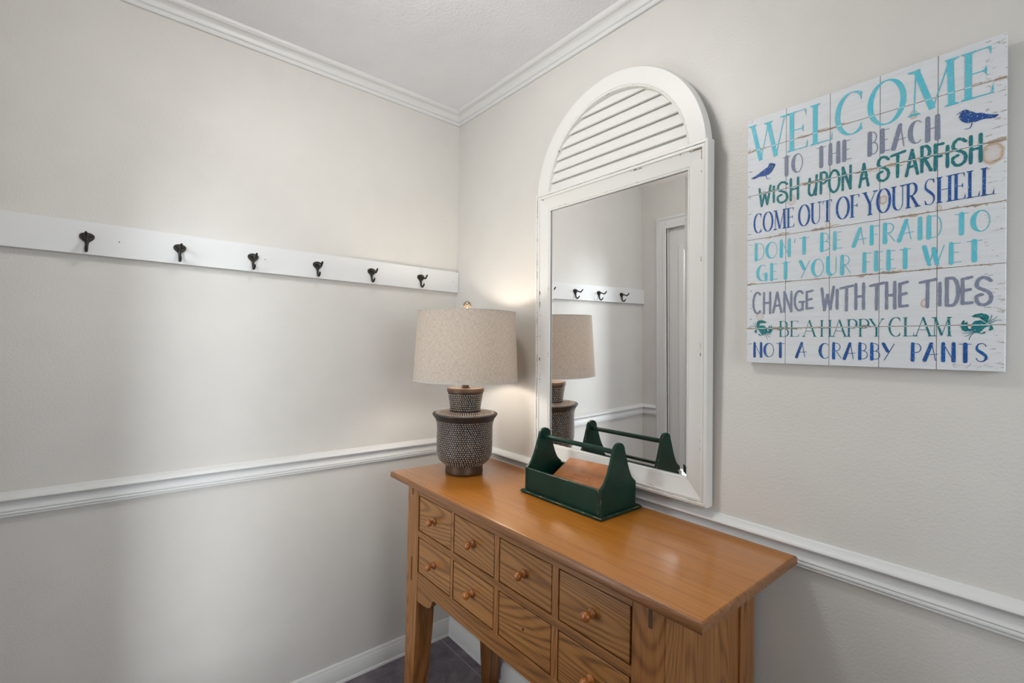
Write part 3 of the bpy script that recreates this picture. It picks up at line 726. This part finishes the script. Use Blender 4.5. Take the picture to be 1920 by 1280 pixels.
# ------------------------------------------------------------------ the painted sign
sign = empty('wall_sign', (1.338, -0.0200, 1.3075), 'white plank beach sign with blue and teal lettering, WELCOME at the top', 'sign', (math.atan(.012/.594), 0, 0))
SW, SHH = 0.4382, 0.590
obj('sign_board', bx(0, SW, 0, .0165, 0, SHH, bev=.0008), M_SIGN, sign)
def ell(cx, cy, rx, ry, a0, a1, n_=20):
    return [(cx+rx*math.cos(math.radians(a0+(a1-a0)*i/n_)), cy+ry*math.sin(math.radians(a0+(a1-a0)*i/n_))) for i in range(n_+1)]
def bowl(x0, y0, y1, x1):  # half loop on the right of a stem, from top to bottom
    xm = x0+(x1-x0)*.45; ry = (y1-y0)/2; return [(x0, y1)] + ell(xm, (y0+y1)/2, x1-xm, ry, 90, -90, 16) + [(x0, y0)]
# stroke kinds: V thick always, h thin always, L left leg, R right leg, c curve (stress on the verticals)
G = {
'A': (.78, [('L', [(0, 0), (.5, 1)]), ('R', [(.5, 1), (1, 0)]), ('h', [(.16, .34), (.92, .34)])], [(0, 0), (1, 0)]),
'B': (.62, [('V', [(.16, 0), (.16, 1)]), ('c', bowl(.16, .52, 1, .86)), ('c', bowl(.16, 0, .52, 1))], [(.16, 0), (.16, 1)]),
'C': (.74, [('c', ell(.56, .5, .52, .5, 52, 308, 28))], []),
'D': (.74, [('V', [(.16, 0), (.16, 1)]), ('c', bowl(.16, 0, 1, 1))], [(.16, 0), (.16, 1)]),
'E': (.58, [('V', [(.18, 0), (.18, 1)]), ('h', [(.18, .98), (.92, .98)]), ('h', [(.18, .52), (.78, .52)]), ('h', [(.18, .02), (1, .02)])], [(.18, 0), (.18, 1)]),
'F': (.56, [('V', [(.18, 0), (.18, 1)]), ('h', [(.18, .98), (1, .98)]), ('h', [(.18, .52), (.8, .52)])], [(.18, 0), (.18, 1)]),
'G': (.78, [('c', ell(.54, .5, .5, .5, 50, 300, 28)), ('V', [(.86, .42), (.86, .04)]), ('h', [(.55, .43), (1.02, .43)])], []),
'H': (.76, [('V', [(.14, 0), (.14, 1)]), ('V', [(.86, 0), (.86, 1)]), ('h', [(.14, .5), (.86, .5)])], [(.14, 0), (.14, 1), (.86, 0), (.86, 1)]),
'I': (.26, [('V', [(.5, 0), (.5, 1)])], [(.5, 0), (.5, 1)]),
'L': (.58, [('V', [(.18, 0), (.18, 1)]), ('h', [(.18, .02), (1, .02)])], [(.18, 0), (.18, 1)]),
'M': (1.0, [('h', [(.10, 0), (.14, 1)]), ('R', [(.14, 1), (.5, .04)]), ('h', [(.5, .04), (.86, 1)]), ('V', [(.86, 1), (.90, 0)])], [(.10, 0), (.9, 0), (.1, 1), (.9, 1)]),
'N': (.76, [('L', [(.12, 0), (.12, 1)]), ('R', [(.12, 1), (.88, 0)]), ('L', [(.88, 0), (.88, 1)])], [(.12, 0), (.12, 1), (.88, 1)]),
'O': (.82, [('c', ell(.5, .5, .48, .5, 90, 450, 40))], []),
'P': (.6, [('V', [(.18, 0), (.18, 1)]), ('c', bowl(.18, .47, 1, 1))], [(.18, 0), (.18, 1)]),
'R': (.68, [('V', [(.16, 0), (.16, 1)]), ('c', bowl(.16, .50, 1, .86)), ('R', [(.42, .50), (1, 0)])], [(.16, 0), (.16, 1), (1, 0)]),
'S': (.60, [('s', [(.90, .84), (.78, .95), (.55, 1), (.28, .96), (.12, .82), (.14, .66), (.36, .55), (.62, .45), (.86, .32), (.90, .17), (.74, .04), (.47, 0), (.22, .04), (.06, .18)])], []),
'T': (.68, [('V', [(.5, 0), (.5, .98)]), ('h', [(0, .98), (1, .98)])], [(.5, 0)]),
'U': (.76, [('c', [(.14, 1), (.14, .3)] + ell(.5, .3, .36, .3, 180, 270, 8)[1:]), ('hu', ell(.5, .3, .36, .3, 270, 360, 8) + [(.86, 1)])], [(.14, 1), (.86, 1)]),
'W': (1.06, [('V', [(0, 1), (.27, 0)]), ('h', [(.27, 0), (.5, .94)]), ('R2', [(.5, .94), (.74, 0)]), ('h', [(.74, 0), (1, 1)])], [(0, 1), (.5, .96), (1, 1)]),
'Y': (.72, [('V', [(0, 1), (.5, .46)]), ('h', [(1, 1), (.5, .46)]), ('V', [(.5, .48), (.5, 0)])], [(0, 1), (1, 1), (.5, 0)]),
"'": (.22, [('h', [(.6, 1), (.35, .76)])], []),
}
GB = dict(G)
GB['Y'] = (.74, [('V', [(.05, 1), (.42, .52)]), ('h', [(1, 1), (.12, -.04)])], [])
GB['W'] = (1.0, [('V', [(.05, 1), (.3, .02)]), ('h', [(.3, .02), (.5, .85)]), ('V', [(.5, .85), (.66, .02)]), ('h', [(.66, .02), (1, 1)])], [])
GB['A'] = (.8, [('V', [(.02, 0), (.52, 1)]), ('h', [(.56, .98), (.82, 0)]), ('h', [(.22, .34), (1, .38)])], [])
GB['U'] = (.78, [('V', [(.14, 1), (.14, .3)] + ell(.5, .3, .36, .3, 180, 250, 8)[1:]), ('hu', ell(.5, .3, .36, .3, 250, 360, 10) + [(.86, 1)])], [])
GK = dict(G)
GK['A'] = (.72, [('V', [(0, 0), (.5, 1)]), ('V', [(.5, 1), (1, 0)]), ('V', [(.2, .32), (.8, .36)])], [])
GK['S'] = (.80, [('s', [(.96, .86), (.70, .97), (.36, .98), (.10, .84), (.12, .66), (.45, .56), (.80, .46), (.98, .30), (.90, .10), (.58, 0), (.26, .03), (.06, .18), (.12, .33), (.42, .38)])], [])
GK['W'] = (.92, [('V', [(0, .95), (.22, 0)]), ('V', [(.22, 0), (.48, .66)]), ('V', [(.48, .66), (.72, .04)]), ('V', [(.72, .04), (1, 1)])], [])
GK['I'] = (.22, [('V', [(.5, .04), (.5, .84)])], [])
GK['T'] = (.86, [('V', [(.5, 0), (.52, .96)]), ('V', [(0, .92), (1.05, 1.0)])], [])
GK['E'] = (.58, [('V', [(.12, .04), (.12, .92)]), ('V', [(.12, .92), (.92, .98)]), ('V', [(.12, .50), (.8, .54)]), ('V', [(.12, .04), (.95, .06)])], [])
GK['U'] = (.80, [('V', [(.18, .85), (.10, .3)] + ell(.42, .25, .32, .25, 180, 300, 8)[1:]), ('V', [(.9, .95), (.82, 0)]), ('V', [(.58, .03), (.84, .4)])], [])
def ribbon(bm, pts, ws, y, cap):
    P = [Vector(p) for p in pts]; n_ = len(P); Lr, Rr = [], []
    for i in range(n_):
        t = (P[min(i+1, n_-1)]-P[max(i-1, 0)]); t = t.normalized() if t.length else Vector((1, 0)); nn = Vector((-t.y, t.x))
        Lr.append(P[i]+nn*ws[i]/2); Rr.append(P[i]-nn*ws[i]/2)
    V = lambda p: bm.verts.new((p.x, y, p.y))
    a = [V(p) for p in Lr]; b = [V(p) for p in Rr]
    for i in range(n_-1):
        try: bm.faces.new([a[i], b[i], b[i+1], a[i+1]])
        except ValueError: pass
    if cap:
        for e in (0, n_-1):
            c = P[e]; bm.faces.new([bm.verts.new((c.x+math.cos(2*math.pi*k/12)*ws[e]/2, y-.00003, c.y+math.sin(2*math.pi*k/12)*ws[e]/2)) for k in range(12)])
YCNT = [0]
def word(bm, text, style, x0, x1, zl0, zl1, zr0, zr1):
    D = {'S': G, 'B': GB, 'K': GK}[style]
    gap = {'S': .12, 'B': .20, 'K': .16}[style]
    tot = sum(D[c][0] for c in text) + gap*(len(text)-1); sc = (x1-x0)/tot; x = x0; hh = (zl1-zl0+zr1-zr0)/2
    rs = random.Random(len(text)*7+int(x0*1000))
    T, t = {'S': (.088, .024), 'B': (.188, .036), 'K': (.104, .104)}[style]
    if style == 'S' and text == 'WELCOME': T, t = .105, .024
    if text == 'A': sc = (x1-x0)/tot
    T *= hh; t *= hh
    if style == 'B': T = min(T, sc*.34)
    for c in text:
        w, strokes, serifs = D[c]; gw = w*sc; f = ((x+gw/2)-x0)/(x1-x0); zb = zl0+(zr0-zl0)*f; zt = zl1+(zr1-zl1)*f
        jit = rs.uniform(-.03, .03)*hh if style == 'K' else (rs.uniform(-.012, .012)*hh if style == 'B' else 0)
        for kind, pts in strokes:
            YCNT[0] += 1; y = -.00035-(YCNT[0] % 6)*.00004
            if kind == 's' :
                pp = [Vector((px, py, 0)) for px, py in pts]; pts = [(p.x, p.y) for p in spline(pp, 4)]
            dens = []
            if len(pts) == 2: dens = [(pts[0][0]+(pts[1][0]-pts[0][0])*k/6, pts[0][1]+(pts[1][1]-pts[0][1])*k/6) for k in range(7)]
            else: dens = list(pts)
            P = [(x+px*gw, zb+jit+py*(zt-zb)) for px, py in dens]; n_ = len(P); ws = []
            for i in range(n_):
                a, b = P[max(i-1, 0)], P[min(i+1, n_-1)]; dx, dz = b[0]-a[0], b[1]-a[1]; vert = abs(dz)/(math.hypot(dx, dz) or 1)
                if style == 'K': wv = T*(1+.10*math.sin(i*1.7+x*400))
                elif kind == 'V': wv = T
                elif kind in ('h', 'hu'): wv = t*1.0
                elif kind == 'L': wv = T if style == 'B' else t
                elif kind in ('R', 'R2'): wv = t if style == 'B' else T
                elif kind == 'c':
                    if style == 'B':
                        left = (P[i][0]-x)/gw; wv = t+(T-t)*vert*max(0, 1-left*1.35) if c in 'OCG' else t*1.1
                    else: wv = t+(T-t)*vert**1.6
                elif kind == 's':
                    u = i/(n_-1); wv = t+(T-t)*math.exp(-((u-.5)/.17)**2)
                    if style == 'B': wv = t+(T*.85-t)*math.exp(-((u-.52)/.22)**2)
                if style == 'B' and kind in 'VL' and len(pts) == 2: wv *= 1-.15*(i/(n_-1)) if c != 'T' else 1
                ws.append(wv)
            ribbon(bm, P, ws, y, style in 'KB' and max(ws) > t*1.3 or style == 'K')
        if style == 'S':
            for sx_, sy_ in serifs:
                cx, cz = x+sx_*gw, zb+sy_*(zt-zb); l = T*1.05; s_ = -1 if sy_ > .5 else 1
                vs = [(cx-l, cz), (cx+l, cz), (cx+l, cz+s_*t*.9), (cx+T*.42, cz+s_*t*2.2), (cx-T*.42, cz+s_*t*2.2), (cx-l, cz+s_*t*.9)]
                bm.faces.new([bm.verts.new((a, -.0006, b)) for a, b in vs])
            bars = {'E': [(.92, .98, -1, .17), (.78, .52, 0, .10), (1, .02, 1, .2)], 'F': [(1, .98, -1, .17), (.8, .52, 0, .10)], 'L': [(1, .02, 1, .2)], 'T': [(0.02, .98, -1, .14), (.98, .98, -1, .14)], 'C': [(.88, .90, -1, .16), (.88, .10, 1, .14)], 'S': [(.90, .98, -1, .15), (.08, .02, 1, .16)]}
            for sx_, sy_, dr, ln in bars.get(c, []):
                cx, cz = x+sx_*gw, zb+sy_*(zt-zb); hgt = ln*(zt-zb)
                lo, hi = (cz-hgt, cz+t*.4) if dr < 0 else ((cz-t*.4, cz+hgt) if dr > 0 else (cz-hgt, cz+hgt))
                m_ = cz; sgn = 1 if sx_ > .5 else -1
                vs = [(cx, lo), (cx+t*.25*sgn, m_ if dr == 0 else (lo+hi)/2), (cx, hi), (cx-t*1.6*sgn, m_ if dr == 0 else (hi if dr < 0 else lo))]
                bm.faces.new([bm.verts.new((a, -.00062, b)) for a, b in vs])
        x += gw + gap*sc
ROWS = [
 [('WELCOME','S','cyan',0.0115,0.4218,0.4860,0.5758,0.4910,0.5768)],
 [('TO','B','grey',0.0791,0.1207,0.4355,0.478,0.4367,0.4776),('THE','B','grey',0.1482,0.2128,0.4359,0.479,0.4371,0.4778),('BEACH','B','grey',0.2417,0.351,0.4356,0.48,0.4355,0.4779)],
 [('WISH','K','teal',0.0278,0.1145,0.3775,0.4211,0.3744,0.4239),('UPON','K','teal',0.1317,0.2135,0.3776,0.4214,0.3731,0.4214),('A','K','teal',0.2274,0.242,0.3753,0.4208,0.3727,0.4188),('STARFISH','K','teal',0.257,0.4088,0.3766,0.4243,0.3768,0.4252)],
 [('COME','S','blue',0.0158,0.1039,0.3128,0.3594,0.3135,0.3586),('OUT','S','blue',0.1138,0.1782,0.3117,0.3589,0.3126,0.3599),('OF','S','blue',0.187,0.2268,0.3132,0.3602,0.3121,0.3599),('YOUR','S','blue',0.236,0.3205,0.3114,0.36,0.313,0.3604),('SHELL','S','blue',0.3299,0.4234,0.313,0.361,0.3124,0.3622)],
 [("DON'T",'B','cyan',0.0174,0.1345,0.2479,0.2867,0.2496,0.2853),('BE','B','cyan',0.1563,0.198,0.25,0.2887,0.2509,0.2861),('AFRAID','B','cyan',0.217,0.3545,0.2526,0.2873,0.2498,0.2908),('TO','B','cyan',0.3728,0.4191,0.2496,0.287,0.2503,0.2871)],
 [('GET','B','cyan',0.0238,0.0967,0.1968,0.2342,0.1973,0.2341),('YOUR','B','cyan',0.1165,0.2125,0.1954,0.2328,0.196,0.2342),('FEET','B','cyan',0.2338,0.3107,0.197,0.2346,0.1979,0.2343),('WET','B','cyan',0.3289,0.4094,0.1978,0.2336,0.1987,0.2349)],
 [('CHANGE','K','grey',0.0143,0.1435,0.1173,0.1679,0.1228,0.1643),('WITH','K','grey',0.16,0.2378,0.1197,0.1689,0.1184,0.1713),('THE','K','grey',0.2468,0.3062,0.1179,0.1716,0.1203,0.1704),('TIDES','K','grey',0.3246,0.4211,0.1194,0.1717,0.1191,0.1681)],
 [('BE','S','teal',0.0735,0.115,0.0627,0.0988,0.0625,0.0988),('A','S','teal',0.1248,0.147,0.0625,0.0997,0.0624,0.0991),('HAPPY','S','teal',0.1573,0.2673,0.0624,0.0987,0.0621,0.0987),('CLAM','S','teal',0.2775,0.3694,0.0626,0.1005,0.0627,0.0983)],
 [('NOT','B','blue',0.0161,0.0852,0.0149,0.0473,0.0157,0.0478),('A','B','blue',0.1098,0.1314,0.0164,0.048,0.0159,0.0481),('CRABBY','B','blue',0.1565,0.2862,0.0155,0.0483,0.0164,0.0482),('PANTS','B','blue',0.3116,0.4163,0.0162,0.0484,0.0171,0.0493)],
]
for row in ROWS:
    for w_ in row:
        bm = bmesh.new(); word(bm, w_[0], w_[1], *w_[3:])
        me_o = obj('lettering', bm, INK[w_[2]], sign)
        me_o['label'] = '%s lettering reading %s' % ({'cyan': 'light blue', 'grey': 'grey', 'teal': 'teal', 'blue': 'dark blue'}[w_[2]], w_[0])
def flat(bm, pts, y): 
    f = bm.faces.new([bm.verts.new((a, y, b)) for a, b in pts]); bmesh.ops.triangulate(bm, faces=[f])
def lines(bm, pts, w, y):
    pp = [(p.x, p.y) for p in spline([Vector((a, b, 0)) for a, b in pts], 4)]; n_ = len(pp); ribbon(bm, pp, [w*(1-.4*i/n_) for i in range(n_)], y, False)
bm = bmesh.new()
flat(bm, [(0.3733, 0.4692), (0.3782, 0.4724), (0.3815, 0.474), (0.3839, 0.4751), (0.3871, 0.475), (0.3892, 0.4731), (0.3892, 0.472), (0.3904, 0.4691), (0.3932, 0.4669), (0.3971, 0.4655), (0.4011, 0.4632), (0.4066, 0.462), (0.4104, 0.4598), (0.4135, 0.457), (0.4185, 0.4546), (0.4227, 0.4531), (0.4287, 0.4514), (0.4279, 0.4496), (0.4219, 0.4499), (0.4231, 0.4465), (0.4215, 0.4479), (0.4197, 0.4472), (0.4139, 0.449), (0.4082, 0.4494), (0.4043, 0.4492), (0.4019, 0.4481), (0.396, 0.4485), (0.3909, 0.449), (0.3869, 0.4504), (0.3824, 0.4542), (0.3795, 0.4585), (0.3775, 0.4638), (0.3783, 0.4668), (0.3797, 0.4697), (0.3787, 0.4709)], -.0005)
lines(bm, [(0.3948, 0.4492), (0.3947, 0.446), (0.3931, 0.4404), (0.3901, 0.4393), (0.3849, 0.4397)], .0015, -.00045)
o = obj('painted_seabird', bm, INK['navy'], sign)
bm = bmesh.new()
flat(bm, [(0.0641, 0.468), (0.0575, 0.4717), (0.053, 0.4739), (0.0491, 0.4723), (0.0483, 0.4678), (0.0469, 0.4658), (0.0407, 0.4634), (0.0351, 0.4602), (0.0294, 0.4575), (0.0253, 0.4547), (0.0207, 0.4523), (0.0161, 0.4508), (0.009, 0.449), (0.0096, 0.4474), (0.0149, 0.4481), (0.0149, 0.4451), (0.0196, 0.4457), (0.0288, 0.4477), (0.0357, 0.4465), (0.0436, 0.4468), (0.0498, 0.4478), (0.0553, 0.4517), (0.0581, 0.4562), (0.06, 0.4627), (0.0586, 0.4667), (0.0583, 0.4697)], -.0005)
lines(bm, [(0.0425, 0.4468), (0.0434, 0.443), (0.0448, 0.4382), (0.0471, 0.4373), (0.0526, 0.4382)], .0015, -.00045)
obj('painted_seabird', bm, INK['navy'], sign)
CR = [
 dict(P=[[(0.0233, 0.0827), (0.0294, 0.089), (0.0341, 0.0903), (0.0407, 0.0891), (0.0447, 0.0845), (0.0447, 0.0789), (0.0493, 0.074), (0.0448, 0.072), (0.0408, 0.0678), (0.0362, 0.0661), (0.0315, 0.0721), (0.0288, 0.077), (0.0274, 0.0813)],
  [(0.0274, 0.0834), (0.0233, 0.0905), (0.0233, 0.0982), (0.0273, 0.1017), (0.0347, 0.1025), (0.0393, 0.1013), (0.0453, 0.0977), (0.0407, 0.0988), (0.0393, 0.0978), (0.0433, 0.0953), (0.0374, 0.0951), (0.0314, 0.0952), (0.0273, 0.0946), (0.0287, 0.0911), (0.0314, 0.0889)],
  [(0.0434, 0.0734), (0.0493, 0.0747), (0.0506, 0.0788), (0.0499, 0.0878), (0.0519, 0.0892), (0.0532, 0.0857), (0.0564, 0.087), (0.0541, 0.0905), (0.0558, 0.0908), (0.058, 0.087), (0.0594, 0.0815), (0.0581, 0.0746), (0.0539, 0.0705), (0.0494, 0.0705)],
  [(0.022, 0.0806), (0.0186, 0.0779), (0.018, 0.0743), (0.0227, 0.0711), (0.0234, 0.0722), (0.0213, 0.0764), (0.0234, 0.0792)], [(0.0268, 0.07), (0.0282, 0.0665), (0.0315, 0.0651), (0.0368, 0.0661), (0.0315, 0.0675), (0.0295, 0.07)]],
  L=[[(0.0274, 0.0834), (0.0233, 0.0891), (0.0195, 0.0984)], [(0.0261, 0.0827), (0.0206, 0.0898), (0.0165, 0.0928), (0.0137, 0.096)], [(0.0247, 0.082), (0.0206, 0.0863), (0.0151, 0.0889), (0.0076, 0.0894)], [(0.0434, 0.0734), (0.0474, 0.0692), (0.0568, 0.0674)], [(0.0421, 0.072), (0.0474, 0.0664), (0.0546, 0.0608)], [(0.0401, 0.0692), (0.0455, 0.0629), (0.0478, 0.056)]]),
 dict(P=[[(0.3954, 0.0795), (0.3975, 0.0867), (0.4009, 0.0902), (0.4078, 0.0912), (0.4128, 0.0875), (0.4154, 0.0839), (0.4195, 0.0838), (0.4187, 0.0802), (0.4141, 0.0786), (0.4108, 0.0745), (0.4062, 0.068), (0.4019, 0.0686), (0.3985, 0.071), (0.3958, 0.0759)],
  [(0.3962, 0.0988), (0.4, 0.1016), (0.4052, 0.1032), (0.4086, 0.1037), (0.4153, 0.1016), (0.4186, 0.0974), (0.4178, 0.0927), (0.4154, 0.0862), (0.4111, 0.0905), (0.4141, 0.0946), (0.4111, 0.0959), (0.406, 0.096), (0.3983, 0.0969), (0.4022, 0.0992), (0.4009, 0.0998), (0.3975, 0.0975)],
  [(0.387, 0.0918), (0.3844, 0.0907), (0.3829, 0.0865), (0.382, 0.0792), (0.384, 0.0736), (0.388, 0.0709), (0.3937, 0.0714), (0.4002, 0.0734), (0.4019, 0.077), (0.3932, 0.0759), (0.3908, 0.0772), (0.3908, 0.0851), (0.391, 0.0893), (0.3884, 0.0875), (0.3866, 0.0852), (0.3855, 0.0864), (0.3857, 0.0894)],
  [(0.4187, 0.0826), (0.4196, 0.0779), (0.4179, 0.0732), (0.4196, 0.072), (0.4239, 0.0749), (0.4224, 0.0808)], [(0.4053, 0.068), (0.4087, 0.0661), (0.4129, 0.0667), (0.4148, 0.0711), (0.4112, 0.0703), (0.4087, 0.0679)]],
  L=[[(0.4149, 0.0857), (0.4195, 0.0914), (0.4211, 0.0955), (0.4219, 0.1002)], [(0.4175, 0.0844), (0.4212, 0.0902), (0.4253, 0.093), (0.4285, 0.097)], [(0.4195, 0.0844), (0.4236, 0.0884), (0.4281, 0.0906), (0.4342, 0.0904)], [(0.4002, 0.0722), (0.3933, 0.0693), (0.3889, 0.0681), (0.3836, 0.0682)], [(0.4002, 0.0704), (0.395, 0.0675), (0.3907, 0.0633), (0.3867, 0.0621)], [(0.4011, 0.0692), (0.3968, 0.0662), (0.3946, 0.0614), (0.3931, 0.0578), (0.3942, 0.0557)]])]
for c_ in CR:
    bm = bmesh.new()
    for i, p in enumerate(c_['P']): flat(bm, p, -.0004-.00005*i)
    for p in c_['L']: lines(bm, p, .0012, -.00038)
    obj('painted_crab', bm, INK['teal'], sign)
bm = bmesh.new()
sg = [(0.3714, 0.0103), (0.3739, 0.0121), (0.376, 0.0105), (0.3739, 0.0084), (0.3714, 0.0097), (0.3743, 0.0048), (0.3776, 0.0077), (0.3792, 0.0101), (0.3805, 0.009), (0.3833, 0.0097), (0.3862, 0.0087), (0.3898, 0.0088), (0.393, 0.0101), (0.3962, 0.0141), (0.393, 0.0084), (0.389, 0.0038), (0.3922, 0.0078), (0.3954, 0.0091), (0.3993, 0.0093), (0.4033, 0.0089), (0.4056, 0.0095), (0.4087, 0.0086), (0.4013, 0.005), (0.4095, 0.0081), (0.413, 0.0099), (0.4164, 0.0095), (0.4195, 0.0139)]
lines(bm, sg, .0006, -.0004); obj('signature', bm, M_SIG, sign)
